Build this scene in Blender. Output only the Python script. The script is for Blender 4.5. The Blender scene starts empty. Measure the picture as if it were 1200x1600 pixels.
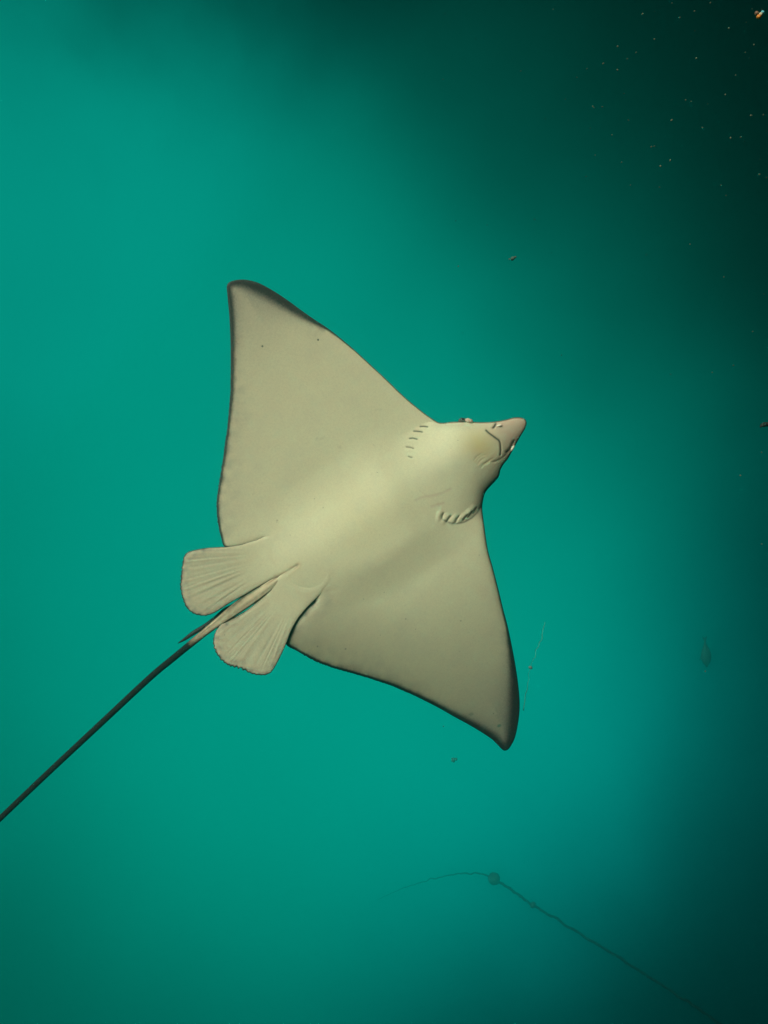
import bpy, math, random
import numpy as np
from mathutils import Vector, Matrix, noise
from mathutils.geometry import delaunay_2d_cdt

S = bpy.context.scene
COL = S.collection
random.seed(7)
RNG = np.random.default_rng(11)

# ------------------------------------------------------------------ camera
# The camera is held tilted: the surface is up and to the left of its frame.
TANV = math.tan(math.radians(32))
UP_C = Vector((-0.705, 0.646, 0.294)).normalized()          # world up, seen in the camera's own axes
E1 = Vector((1, 0, 0)); E1 = (E1 - UP_C * E1.dot(UP_C)).normalized()
E2 = UP_C.cross(E1)
RC = Matrix((E1, E2, UP_C))                                 # camera axes -> world axes
def W(v): return RC @ Vector(v)
cam_d = bpy.data.cameras.new('camera'); cam = bpy.data.objects.new('camera', cam_d); COL.objects.link(cam)
cam.matrix_world = RC.to_4x4()
cam_d.sensor_fit = 'VERTICAL'; cam_d.sensor_height = 24; cam_d.lens = 12 / TANV
cam_d.clip_start = 0.02; cam_d.clip_end = 500
S.camera = cam
S.render.resolution_x, S.render.resolution_y = 768, 1024

# ------------------------------------------------------------------ world: open water lit from above
SUN_C = Vector((-0.39, 0.55, 0.74)).normalized()            # towards the sun, camera axes
SUN_W = W(SUN_C)
world = bpy.data.worlds.new('World'); S.world = world; world.use_nodes = True
nt = world.node_tree; N = nt.nodes; LK = nt.links
for n in list(N): N.remove(n)
def node(t, **k):
    n = N.new(t)
    for a, b in k.items(): setattr(n, a, b)
    return n
WATER_GAIN = 1.0
MURK = 8.2
def math_n(op, a, b=None, c=None):
    n = node('ShaderNodeMath', operation=op)
    for i, v in enumerate((a, b, c)):
        if v is None: continue
        if isinstance(v, (int, float)): n.inputs[i].default_value = v
        else: LK.new(v, n.inputs[i])
    return n.outputs[0]
tc = node('ShaderNodeTexCoord')
wn = node('ShaderNodeTexNoise'); wn.noise_dimensions = '4D'; wn.inputs['W'].default_value = MURK; wn.inputs['Scale'].default_value = 3.4; wn.inputs['Detail'].default_value = 5; wn.inputs['Roughness'].default_value = 0.55
LK.new(tc.outputs['Generated'], wn.inputs['Vector'])
wsub = node('ShaderNodeVectorMath', operation='SUBTRACT'); LK.new(wn.outputs['Color'], wsub.inputs[0]); wsub.inputs[1].default_value = (0.5, 0.5, 0.5)
wmul = node('ShaderNodeVectorMath', operation='MULTIPLY_ADD'); LK.new(wsub.outputs[0], wmul.inputs[0]); wmul.inputs[1].default_value = (0.30, 0.30, 0.30); LK.new(tc.outputs['Generated'], wmul.inputs[2])
def dotn(v):
    n = node('ShaderNodeVectorMath', operation='DOT_PRODUCT'); LK.new(wmul.outputs[0], n.inputs[0]); n.inputs[1].default_value = v
    return n.outputs['Value']
def fade(v, k, c, floor=0.0):                               # 1 in bright water, falling to floor towards direction v
    x = math_n('MULTIPLY_ADD', dotn(W(v)), k, -k * c)
    e = math_n('EXPONENT', math_n('MINIMUM', x, 40.0))
    r = math_n('DIVIDE', 1.0, math_n('ADD', e, 1.0))
    return math_n('MULTIPLY_ADD', r, 1 - floor, floor) if floor else r
f1 = fade(Vector((0.75, 0.518, 0.412)), 10.62, -0.163)      # the dark side
f2 = fade(Vector((0.734, -0.665, 0.137)), 13.8, 0.216)
f3 = fade(Vector((-0.569, -0.801, 0.186)), 9.05, 0.116, 0.06)  # lens vignetting at the lower left, put into the world colour
f4 = fade(Vector((0.085, 0.951, -0.298)), 11.6, 0.057, 0.30)
f5 = fade(Vector((0.127, 0.958, 0.255)), 18.0, 0.241, 0.30)
nz = node('ShaderNodeTexNoise'); nz.noise_dimensions = '4D'; nz.inputs['W'].default_value = MURK + 3.1; nz.inputs['Scale'].default_value = 2.6; nz.inputs['Detail'].default_value = 4; nz.inputs['Distortion'].default_value = 0.8
LK.new(tc.outputs['Generated'], nz.inputs['Vector'])
mott = math_n('MULTIPLY_ADD', nz.outputs[0], 0.44, 0.78)
lev = math_n('MULTIPLY', math_n('MULTIPLY', math_n('MULTIPLY', f1, f2), math_n('MULTIPLY', f4, f5)), math_n('MULTIPLY', f3, 1.204 * WATER_GAIN))
sat = math_n('POWER', math_n('MULTIPLY', lev, 1 / 0.38), 4.0)  # turbid water evens out at a ceiling
lev = math_n('MULTIPLY', math_n('DIVIDE', lev, math_n('POWER', math_n('ADD', sat, 1.0), 0.25)), mott)
deep = node('ShaderNodeMix', data_type='RGBA'); LK.new(f2, deep.inputs[0])
deep.inputs[6].default_value = (0.004, 0.93, 0.98, 1); deep.inputs[7].default_value = (0.004, 1.0, 0.775, 1)
wc = node('ShaderNodeVectorMath', operation='SCALE'); LK.new(deep.outputs[2], wc.inputs[0]); LK.new(lev, wc.inputs['Scale'])
bgw = node('ShaderNodeBackground'); LK.new(wc.outputs[0], bgw.inputs[0]); bgw.inputs[1].default_value = 1.0
# daylight through the surface, inside the round window a diver sees overhead
sky = node('ShaderNodeTexSky'); sky.sky_type = 'NISHITA'; sky.sun_disc = False
sky.sun_elevation = math.asin(max(-1, min(1, SUN_W.z))); sky.sun_rotation = math.atan2(SUN_W.x, SUN_W.y)
win = node('ShaderNodeMapRange', interpolation_type='SMOOTHSTEP'); LK.new(dotn((0, 0, 1)), win.inputs[0])
win.inputs[1].default_value = 0.58; win.inputs[2].default_value = 0.74
tint = node('ShaderNodeMix', data_type='RGBA', blend_type='MULTIPLY'); tint.inputs[0].default_value = 1
LK.new(sky.outputs[0], tint.inputs[6]); tint.inputs[7].default_value = (0.5, 0.85, 0.55, 1)
bgs = node('ShaderNodeBackground'); LK.new(tint.outputs[2], bgs.inputs[0]); LK.new(math_n('MULTIPLY', win.outputs[0], 0.06), bgs.inputs[1])
add = node('ShaderNodeAddShader'); LK.new(bgw.outputs[0], add.inputs[0]); LK.new(bgs.outputs[0], add.inputs[1])
out = node('ShaderNodeOutputWorld'); LK.new(add.outputs[0], out.inputs['Surface'])

sun_d = bpy.data.lights.new('sun', 'SUN'); sun = bpy.data.objects.new('sun', sun_d); COL.objects.link(sun)
sun_d.energy = 4.9; sun_d.angle = math.radians(34); sun_d.color = (1.0, 0.905, 0.775)  # stands in for the diver's flash on the belly
sun.rotation_euler = SUN_W.to_track_quat('Z', 'Y').to_euler()
vs = S.view_settings; vs.view_transform = 'Standard'; vs.look = 'None'; vs.exposure = 0; vs.gamma = 1; vs.use_curve_mapping = False
S.cycles.use_denoising = True
S.cycles.volume_bounces = 5; S.cycles.max_bounces = 12

# ------------------------------------------------------------------ helpers
DEPTH = 1.6
PX = 2 * DEPTH * TANV / 1600                                # metres per photo pixel at the ray
def place(x, y, z=0.0):
    """A point of the animal: photo pixel plus height z (pixels) towards the diver, in camera axes."""
    k = PX * (1 - z * PX / DEPTH)
    return ((x - 600) * k, (800 - y) * k, z * PX - DEPTH)
def at(x, y, d):
    k = 2 * d * TANV / 1600
    return Vector(((x - 600) * k, (800 - y) * k, -d))

def new_mat(name):
    m = bpy.data.materials.new(name); m.use_nodes = True
    return m, m.node_tree.nodes, m.node_tree.links, m.node_tree.nodes['Principled BSDF']
def plain(name, col, rough=0.6, var=0.25, scale=30.0, sub=0.0):
    m, n, l, b = new_mat(name)
    b.inputs['Roughness'].default_value = rough; b.inputs['Specular IOR Level'].default_value = 0.25
    t = n.new('ShaderNodeTexCoord'); z = n.new('ShaderNodeTexNoise'); z.inputs['Scale'].default_value = scale; z.inputs['Detail'].default_value = 5
    l.new(t.outputs['Object'], z.inputs['Vector'])
    mx = n.new('ShaderNodeMix'); mx.data_type = 'RGBA'; l.new(z.outputs[0], mx.inputs[0])
    mx.inputs[6].default_value = tuple(c * (1 - var) for c in col) + (1,); mx.inputs[7].default_value = tuple(c * (1 + var) for c in col) + (1,)
    l.new(mx.outputs[2], b.inputs['Base Color'])
    return m
def obj(name, verts, faces, mat, parent=None, smooth=True):
    me = bpy.data.meshes.new(name); me.from_pydata([tuple(v) for v in verts], [], [tuple(f) for f in faces]); me.update()
    if smooth: me.polygons.foreach_set('use_smooth', [True] * len(me.polygons))
    me.materials.append(mat)
    o = bpy.data.objects.new(name, me); COL.objects.link(o)
    if parent: o.parent = parent
    return o
def thing(name, loc, label, cat, group=None):
    o = bpy.data.objects.new(name, None); o.empty_display_size = 0.1; COL.objects.link(o); o.location = loc
    o['label'] = label; o['category'] = cat
    if group: o['group'] = group
    return o
def sstep(x, a, b):
    t = np.clip((np.asarray(x, float) - a) / (b - a), 0, 1); return t * t * (3 - 2 * t)

# ------------------------------------------------------------------ outlines, traced as (x, y, dark rim width, serration)
BODY = [
 (683,659,1,0),(661,644,1,0),(632,620,1,0),(605,594,1,0),(590,580,1,0),(557.5,550,1.2,0),(536,531.6,1.6,0),(514,514.3,3,0),(492.5,500,7,0),
 (471,485,11,0),(449,468.8,15,0),(427.5,454.7,17,0),(406,443,17,0),(392.5,438.6,15,0),(379,436.8,12,0),(365,438.4,9,0),(357,442,7,0),(354.3,448,7,0),
 (356,467.7,8,0),(358.5,496,8,0),(360,528,7,0),(360.5,561,6,.15),(360.3,593,5.5,.3),(359,626,5,.4),(356.3,658,4.5,.6),(353,682,4.2,.8),(349.4,712,4,1),
 (345.4,737.7,4,1),(341.6,760,3.8,1),(339.2,777,3.6,1),(338.8,793,3.6,1),(339.8,810.6,3.6,1),(342,825,3.6,.8),(345.6,840,3.4,.4),(350.5,854,2.5,0),
 (361,855,1,0),(382,851.5,1,0),(402.5,846,.8,0),(412,843,.6,0),
 (408,853,.4,0),(404,870,.4,0),(399,888,.4,0),(395,908,.4,0),(402,922,.4,0),(420,926,.4,0),(442,926,.4,0),(464,928,.4,0),(482,933,.6,0),
 (490,937.6,4.2,0),(477,950.4,4.8,0),(464,967,4.8,0),(454.8,984,4.8,0),(446.8,1006,4.6,0),
 (464,1017,3.4,.7),(480.5,1026.5,3.6,1),(493,1033,3.6,1),(511.7,1040.5,3.6,1),(530,1046.3,3.6,.9),(557.5,1054,3.8,.9),(585,1062.5,4,.7),(612.5,1072,4.4,.5),
 (643,1085,5,.4),(665,1095.5,5.5,.2),(687,1107,6,.1),(708,1119,7,0),(730,1131,8,0),(752,1144,9,0),(769,1155.5,10,0),(780,1166.5,10,0),(785.5,1171.8,10,0),(790,1173,10,0),(795.5,1169.5,11,0),
 (803.7,1155,13,0),(809,1133,16,0),(811.8,1110,17,0),(811.6,1090,16,0),(809,1064,13,0),(804.8,1036,9,0),(798.5,1003,5,0),(792.9,977,3,0),(786.5,953,2,0),
 (779,922,1.5,0),(770,887,1.2,0),(762.5,860,1,0),(756.5,820,1,0),(753.5,795,1,0),
 (755,781,1.6,0),(758.5,769.5,2.2,0),(767,759,2.6,0),(775.5,750,2.6,0),(779.8,743.5,2.2,0),(782,734.5,1.5,0),(786.5,726,1,0),(793,718,1,0),(799.5,706.5,1,0),
 (806.5,693.5,1,0),(814,680.5,1,0),(820.5,669.5,1,0),(822.8,661,1,0),(820.5,655.2,1,0),(812.5,652.2,1,0),(801.5,652.6,1,0),(790.7,655.6,1,0),(773,658.6,1,0),
 (752,659.6,1,0),(738.7,659,1,0),(723.5,658.4,1,0),(704,659.2,1,0),(691,660.5,1,0)]
FIN_A = [(480,880,.2,0),(470,845,.2,0),(448,828,.2,0),(434,826.5,.4,0),(425,831.5,.6,0),(412,838.5,.8,0),(400,843.5,.9,0),(382,849,1.1,0),(366,852.5,1.1,0),(353,854.2,1.2,0),(340,855,1.2,0),(325,855.9,1.2,0),(306,859,1.4,.2),
 (292.5,863.2,1.6,.4),(287.5,870,1.9,.5),(285,883,2.2,.9),(282.6,902,2.4,1.2),(282.3,922,2.4,1.2),(286,937,2.4,1.2),(292.5,950,2.2,1.2),(303,958.5,2,.9),(318,962,1.7,.5),(331.5,959,1.4,.2),(344.5,952,1.4,0),
 (359.7,942,1.2,0),(381,930.3,1,0),(407,915,.8,0),(424.7,905,.5,0),(446,897,.3,0),(465,892,.2,0)]
FIN_B = [(470,862,.2,0),(452,884,.2,0),(432,904,.3,0),(412,928,.5,0),(390,950,.8,0),(368,963,1,0),(351,971,1.2,0),(342.5,978,1.3,0),(336,989,1.5,.3),(333.2,1002,1.8,.8),(336,1015,2,1.3),(342,1026,2.2,1.5),(353,1036.5,2.4,1.7),(368,1044,2.5,1.5),
 (381,1047,2.5,1.9),(394,1052.5,2.3,1.4),(411.7,1054.8,2,.8),(422.5,1051,1.6,.4),(431,1039.5,1.4,.1),(440,1022,1.3,0),(446.8,1006.5,1,0),(455.6,984.5,1,0),(465.2,967.6,1,0),(478.3,951.2,.9,0),(491,938.2,.7,0),(503,926,.4,0),(520,905,.2,0),(512,876,.2,0),(490,860,.2,0)]

def spline_closed(pts, step=1.0):
    P = np.array(pts, float); n = len(P); res = []
    for i in range(n):
        p0, p1, p2, p3 = P[i - 1], P[i], P[(i + 1) % n], P[(i + 2) % n]
        L = np.hypot(*(p2 - p1)[:2]); k = max(2, int(L / step))
        # centripetal-ish tangents limited by the shorter chord, so that corners stay crisp
        la = np.hypot(*(p1 - p0)[:2]); lc = np.hypot(*(p3 - p2)[:2])
        t1 = (p2 - p0) / (la + L) * min(L, 1.6 * la); t2 = (p3 - p1) / (L + lc) * min(L, 1.6 * lc)
        for j in range(k):
            t = j / k; a = 2*t**3 - 3*t**2 + 1; b = t**3 - 2*t**2 + t; c = -2*t**3 + 3*t**2; d = t**3 - t**2
            q = a*p1 + b*t1 + c*p2 + d*t2
            q[2] = p1[2]*(1-t) + p2[2]*t; q[3] = p1[3]*(1-t) + p2[3]*t
            res.append(q)
    return np.array(res)
def serrate(F, seed, amp=0.9, wave=5.2):
    xy = F[:, :2]; tan = np.roll(xy, -3, 0) - np.roll(xy, 3, 0); tan /= np.linalg.norm(tan, axis=1)[:, None]
    nrm = np.stack([tan[:, 1], -tan[:, 0]], 1)
    s = np.concatenate([[0], np.cumsum(np.linalg.norm(np.diff(xy, axis=0), axis=1))])
    w = np.array([noise.noise(Vector((v / 31.0, seed, 0))) for v in s]); w2 = np.array([noise.noise(Vector((v / 3.5, seed, 5))) for v in s])
    ph = 2 * math.pi * s / wave + 5 * w
    dsp = amp * F[:, 3] * (np.abs(np.sin(ph / 2)) * (0.5 + 0.9 * np.abs(w)) - 0.5 + 0.9 * w2 + 0.8 * w)
    F = F.copy(); F[:, :2] += nrm * dsp[:, None]
    return F
def inside(px, py, poly):
    r = np.zeros(len(px), bool); x0, y0 = poly[:, 0], poly[:, 1]; x1, y1 = np.roll(x0, -1), np.roll(y0, -1)
    for a, b, c, d in zip(x0, y0, x1, y1):
        if b == d: continue
        k = (b > py) != (d > py)
        r ^= k & (px < (c - a) * (py - b) / (d - b) + a)
    return r
def polydist(px, py, L, closed=True):
    """distance to a polyline and the index (float) of the nearest place on it"""
    A = L[:, :2]; B = np.roll(A, -1, 0)
    if not closed: A, B = A[:-1], B[:-1]
    D = B - A; DD = (D**2).sum(1) + 1e-12
    dist = np.empty(len(px)); idx = np.empty(len(px))
    for i in range(0, len(px), 4000):
        p = np.stack([px[i:i+4000], py[i:i+4000]], 1)[:, None, :]
        t = np.clip(((p - A) * D).sum(2) / DD, 0, 1)
        q = p - A - t[..., None] * D; d2 = (q**2).sum(2); j = d2.argmin(1); r = np.arange(len(j))
        dist[i:i+4000] = np.sqrt(d2[r, j]); idx[i:i+4000] = j + t[r, j]
    return dist, idx

# ------------------------------------------------------------------ the animal's relief
AX = np.array([0.821, -0.571]); PP = np.array([0.571, 0.821]); ORG = np.array([440.0, 895.0])
def AB(x, y):
    dx, dy = x - ORG[0], y - ORG[1]
    return dx * AX[0] + dy * AX[1], dx * PP[0] + dy * PP[1]
HARD = np.array([(668,660),(683,659),(691,660.5),(704,659.2),(723.5,658.4),(738.7,659),(752,659.6),(773,658.6),(790.7,655.6),(801.5,652.6),(812.5,652.2),(820.5,655.2),(822.8,661),(820.5,669.5),(814,680.5),
 (806.5,693.5),(799.5,706.5),(793,718),(786.5,726),(782,734.5),(779.8,743.5),(775.5,750),(767,759),(758.5,769.5),(755,781),(752,790),(745,800),(736,808.5),(726,814),(714,816.5),(703,815),(690,806)], float)
HEADPOLY = np.concatenate([HARD, np.array([(676,814),(645,842),(575,838),(545,770),(596,700),(648,668)], float)])
def zplane(x, y):                                           # the animal is rolled a little, its upper wing nearer
    A, B = AB(x, y)
    return -0.20 * (A - 165) - 0.0003 * np.maximum(A - 200, 0)**2 * 0.5 - 0.25 * B + 0.00008 * np.minimum(B + 200, 0)**2 + 10 * sstep(A, 250, 430) * np.exp(-(B / 70)**2)
def zbase(x, y):                                            # ... and the lower wing bends away
    A, B = AB(x, y)
    q = np.log1p(np.exp(np.clip((B - 122) / 20, -30, 30))) * 20; q = np.where(B > 600, B - 122, q)
    q1 = np.log1p(np.exp(np.clip((B - 90) / 14, -30, 40))) * 14; q1 = np.where(B > 600, B - 90, q1)
    tr = np.log1p(np.exp((150 - A) / 25)) * 25
    return zplane(x, y) - 0.0011 * q * q * 0.96 - 0.0026 * tr * q1
def bulge(x, y):
    A, B = AB(x, y)
    Bf = B + 24 * (1 - sstep(A, 60, 150))
    b = (24.5 * sstep(B, -108, 80) - 8 * sstep(Bf, 62, 136) - 16.5 * sstep(B, 130, 430)) * np.exp(-(np.abs(A - 152) / 132)**2.6)
    b = b + 6 * np.exp(-(B / 46)**2) * sstep(A, -60, 50) * (1 - sstep(A, 200, 330))
    b = b + 3 * np.exp(-((A - 212) / 26)**2) * np.exp(-(B / 75)**2)          # pectoral girdle
    return b
def inflate():
    """smooth inflation of the head outline: square root of the solution of a membrane problem"""
    u = None
    for h in (8, 4, 2, 1):
        gx = np.arange(532, 836, h) + 0.0; gy = np.arange(636, 852, h) + 0.0
        X, Y = np.meshgrid(gx, gy); m = inside(X.ravel(), Y.ravel(), HEADPOLY).reshape(X.shape)
        u = np.zeros(X.shape) if u is None else np.repeat(np.repeat(u, 2, 0), 2, 1)[:X.shape[0], :X.shape[1]]
        u = u * m; par = (np.add.outer(np.arange(X.shape[0]), np.arange(X.shape[1])) % 2)
        for it in range(220):
            for c in (0, 1):
                v = np.zeros_like(u); v[1:-1, 1:-1] = (u[2:, 1:-1] + u[:-2, 1:-1] + u[1:-1, 2:] + u[1:-1, :-2] + h * h) / 4
                k = m & (par == c); u[k] += 1.7 * (v[k] - u[k])
    return gx, gy, np.sqrt(np.maximum(2 * u, 0))
HGX, HGY, HMAP = inflate()
def head(x, y):
    A, B = AB(x, y)
    fx = np.clip(x - HGX[0], 0, len(HGX) - 1.001); fy = np.clip(y - HGY[0], 0, len(HGY) - 1.001)
    ix, iy = fx.astype(int), fy.astype(int); fx, fy = fx - ix, fy - iy
    h = (HMAP[iy, ix] * (1 - fx) + HMAP[iy, ix + 1] * fx) * (1 - fy) + (HMAP[iy + 1, ix] * (1 - fx) + HMAP[iy + 1, ix + 1] * fx) * fy
    h = h * (1 - (1 - sstep(A, 310, 375)) * sstep(-B, -15, 105))
    return h * 0.45 * sstep(A, 195, 345) * (1 - 0.15 * sstep(A, 350, 440))
def seg_dent(x, y, pts, width, depth):
    d, _ = polydist(x, y, np.array(pts, float), closed=False)
    return depth * np.exp(-(d / width)**2)
MOUTH = [(759.5,672.5),(763,676),(767.7,679.6),(774.7,684.8),(779.6,688.2),(781.2,691.5),(782,696),(782.4,703),(781.7,711)]
GILLS_A = [[(656.5,666.6),(662,666.2),(668,667)],[(646.5,673.6),(652,674),(659.5,675)],[(640,685.2),(645,684.6),(651.5,686.2)],[(635,698.4),(641,699),(646,700.8)],[(638.5,713.2),(641,714.4),(643.5,714.8)]]
GILLS_B = [[(693,802),(691,806),(690.5,810.5)],[(704.5,806),(700.5,811),(698.5,815)],[(717,806.5),(713.5,811.5),(711.5,816)],[(730,804.5),(727,808.5),(723.5,813)],[(737.5,799),(735,803.5),(731.5,808)],[(744.5,793),(742,797.5),(739,802)]]
NOSTRIL_A = [(774.5,662.3),(773.6,664.5),(772.8,666.5),(770.8,668.4)]
NOSTRIL_B = [(803,689),(800.5,693),(798,699),(795.5,703),(791.5,706.5)]
CHEEK = [(769.5,721.6),(776,720.3),(782,717.2),(788,712.5),(793.5,707.5)]
WRINKLES = [[(743.5,723),(748,716),(753,712.5),(758,711)],[(746,725.5),(751,719),(756,716)],[(760,724),(764,719.5),(769,717)],[(752,730),(756,725),(761,722)],[(741,719.5),(746,713),(752,709.5)]]
CREASES = [[(649,781.5),(660,777),(675,774.5),(690,771),(704,763.5)],[(655,767),(663,774)],[(661,783),(672,778.5),(684,776)],[(674,791.5),(683,789),(693,786)],[(622,803),(631,829)],[(560,800),(575,806)]]
CLOACA = [[(464.5,883.5),(455,890.5),(446,897),(436,901.5),(424,904),(412,911),(398,921)],[(440,901),(428,909),(417,919),(404,932)],[(436,905),(424,913),(410,922),(393,931)]]
def detail(x, y):
    z = np.zeros(len(x))
    z -= seg_dent(x, y, MOUTH, 1.4, 2.2)
    z += seg_dent(x, y, [(p[0] + 4, p[1] - 2.5) for p in MOUTH[2:]], 3.6, 0.7) + seg_dent(x, y, [(p[0] - 4, p[1] + 2.5) for p in MOUTH[1:]], 3.6, 0.4)
    for g in GILLS_A:
        z -= seg_dent(x, y, g, 1.3, 1.1); z += seg_dent(x, y, [(p[0], p[1] + 4) for p in g], 3.0, 0.5)
    for g in GILLS_B:
        z -= seg_dent(x, y, g, 1.5, 2.2); z += seg_dent(x, y, [(p[0] - 5.5, p[1] + 0.5) for p in g], 3.8, 1.9)
    z -= seg_dent(x, y, NOSTRIL_A, 2.0, 3.0); z -= seg_dent(x, y, NOSTRIL_B, 2.0, 3.2)
    z += seg_dent(x, y, [(777,665.5),(783,664.5)], 2.2, 2.4) + seg_dent(x, y, [(799,704),(803,696.5)], 2.0, 2.4)
    z -= seg_dent(x, y, CHEEK, 1.6, 1.2)
    for w in WRINKLES: z -= seg_dent(x, y, w, 1.3, 0.95)
    for w in CREASES: z -= seg_dent(x, y, w, 1.5, 0.25)
    z -= seg_dent(x, y, [(490,936),(500,930),(514,924),(530,921)], 5.0, 0.5)
    for w in CLOACA: z -= seg_dent(x, y, w, 2.2, 1.6)
    return 0.62 * z

# ------------------------------------------------------------------ sheet mesh: a closed skin over a traced outline
def sheet(outline, spacing, rows, grids, zfront, zback):
    F = outline; n = len(F); xy = F[:, :2]
    # coarse boundary
    idx = [0]; acc = 0
    for i in range(1, n):
        acc += np.hypot(*(xy[i] - xy[i-1]))
        if acc >= spacing(xy[i][0], xy[i][1]): idx.append(i); acc = 0
    if n - idx[-1] < 3: idx.pop()
    cb = xy[idx]
    cand = []
    for hgrid, box, hole in grids:
        gx = np.arange(box[0], box[2], hgrid); gy = np.arange(box[1], box[3], hgrid * 0.87)
        X, Y = np.meshgrid(gx, gy); X = X + (np.arange(len(gy)) % 2)[:, None] * hgrid * 0.5
        X, Y = X.ravel(), Y.ravel(); k = inside(X, Y, xy); X, Y = X[k], Y[k]
        if hole: h = (X > hole[0]) & (X < hole[2]) & (Y > hole[1]) & (Y < hole[3]); X, Y = X[~h], Y[~h]
        dd, _ = polydist(X, Y, F); k = dd > max(rows) + hgrid * 0.45; cand.append(np.stack([X[k], Y[k]], 1))
    for r in rows:
        q = cb + 0; t = np.roll(cb, -1, 0) - np.roll(cb, 1, 0); t /= np.linalg.norm(t, axis=1)[:, None]
        for sgn in (1, -1):
            p = cb + sgn * r * np.stack([-t[:, 1], t[:, 0]], 1); k = inside(p[:, 0], p[:, 1], xy); p = p[k]
            dd, _ = polydist(p[:, 0], p[:, 1], F); cand.append(p[np.abs(dd - r) < 0.25 * r])
    I = np.concatenate(cand)
    # thin out points that fall on each other
    keep = []; cell = {}
    for p in I:
        m = 0.45 * spacing(p[0], p[1]); c = (int(p[0] // 8), int(p[1] // 8)); ok = True
        for a in (-1, 0, 1):
            for b in (-1, 0, 1):
                for q in cell.get((c[0] + a, c[1] + b), ()):
                    if (q[0] - p[0])**2 + (q[1] - p[1])**2 < min(m, 7)**2 * 0.6: ok = False
        if ok: cell.setdefault(c, []).append(p); keep.append(p)
    V = np.concatenate([cb, np.array(keep)]); nb = len(cb)
    r = delaunay_2d_cdt([Vector(v) for v in V], [], [list(range(nb))], 1, 1e-4)
    vs_, fs_, orig = r[0], r[2], r[3]
    P = np.array([(v.x, v.y) for v in vs_]); T = np.array([f for f in fs_ if len(f) == 3])
    sp = np.full(len(P), -1.0)
    for i, o in enumerate(orig):
        m = [k for k in o if k < nb]
        if m: sp[i] = idx[m[0]]
    a = P[T[:, 1]] - P[T[:, 0]]; b = P[T[:, 2]] - P[T[:, 0]]; flip = (a[:, 0] * b[:, 1] - a[:, 1] * b[:, 0]) > 0   # y runs down
    T[flip] = T[flip][:, ::-1]
    for _ in range(2):
        E = np.sort(np.concatenate([T[:, [0, 1]], T[:, [1, 2]], T[:, [2, 0]]]), 1)
        U, inv, cnt = np.unique(E, axis=0, return_inverse=True, return_counts=True); inv = inv.ravel()
        M = (P[U[:, 0]] + P[U[:, 1]]) / 2; ms = np.full(len(U), -1.0); bd = np.where(cnt == 1)[0]
        s0, s1 = sp[U[bd, 0]], sp[U[bd, 1]]; w = np.abs(s0 - s1) > n / 2
        s = np.where(w, ((s0 + s1 + n) / 2) % n, (s0 + s1) / 2); ms[bd] = s
        i0 = np.floor(s).astype(int) % n; fr = (s - np.floor(s))[:, None]; M[bd] = xy[i0] * (1 - fr) + xy[(i0 + 1) % n] * fr
        o = len(P); nT = len(T); e0, e1, e2 = inv[:nT] + o, inv[nT:2*nT] + o, inv[2*nT:] + o
        T = np.concatenate([np.stack([T[:, 0], e0, e2], 1), np.stack([e0, T[:, 1], e1], 1), np.stack([e2, e1, T[:, 2]], 1), np.stack([e0, e1, e2], 1)])
        P = np.concatenate([P, M]); sp = np.concatenate([sp, ms])
    x, y = P[:, 0], P[:, 1]; edge = sp >= 0
    d, near = polydist(x, y, F); d[edge] = 0
    rim = F[near.astype(int) % n, 2]
    zf, zb = zfront(x, y, d), zback(x, y, d); zb = np.where(edge, zf, zb)
    front = np.array([place(*p) for p in zip(x, y, zf)])
    inner = np.where(~edge)[0]; mp = np.arange(len(P)); mp[inner] = len(P) + np.arange(len(inner))
    back = np.array([place(*p) for p in zip(x[inner], y[inner], zb[inner])])
    verts = np.concatenate([front, back]); faces = np.concatenate([T, mp[T][:, ::-1]])
    return dict(verts=verts, faces=faces, x=x, y=y, d=d, rim=rim, inner=inner, zf=zf)
def paint(o, R, chan_a, chan_b):
    me = o.data; nf = len(R['x']); nb = len(R['inner'])
    for nm, ch in (('skin_a', chan_a), ('skin_b', chan_b)):
        at_ = me.attributes.new(nm, 'FLOAT_COLOR', 'POINT'); buf = np.zeros((nf + nb, 4))
        for k, c in enumerate(ch):
            c = np.asarray(c, float) * np.ones(nf); buf[:nf, k] = c; buf[nf:, k] = c[R['inner']]
        if nm == 'skin_b': buf[:nf, 2] = 0; buf[nf:, 2] = 1          # back of the animal
        buf[:, 3] = 1; at_.data.foreach_set('color', buf.ravel().astype(np.float32))

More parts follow.
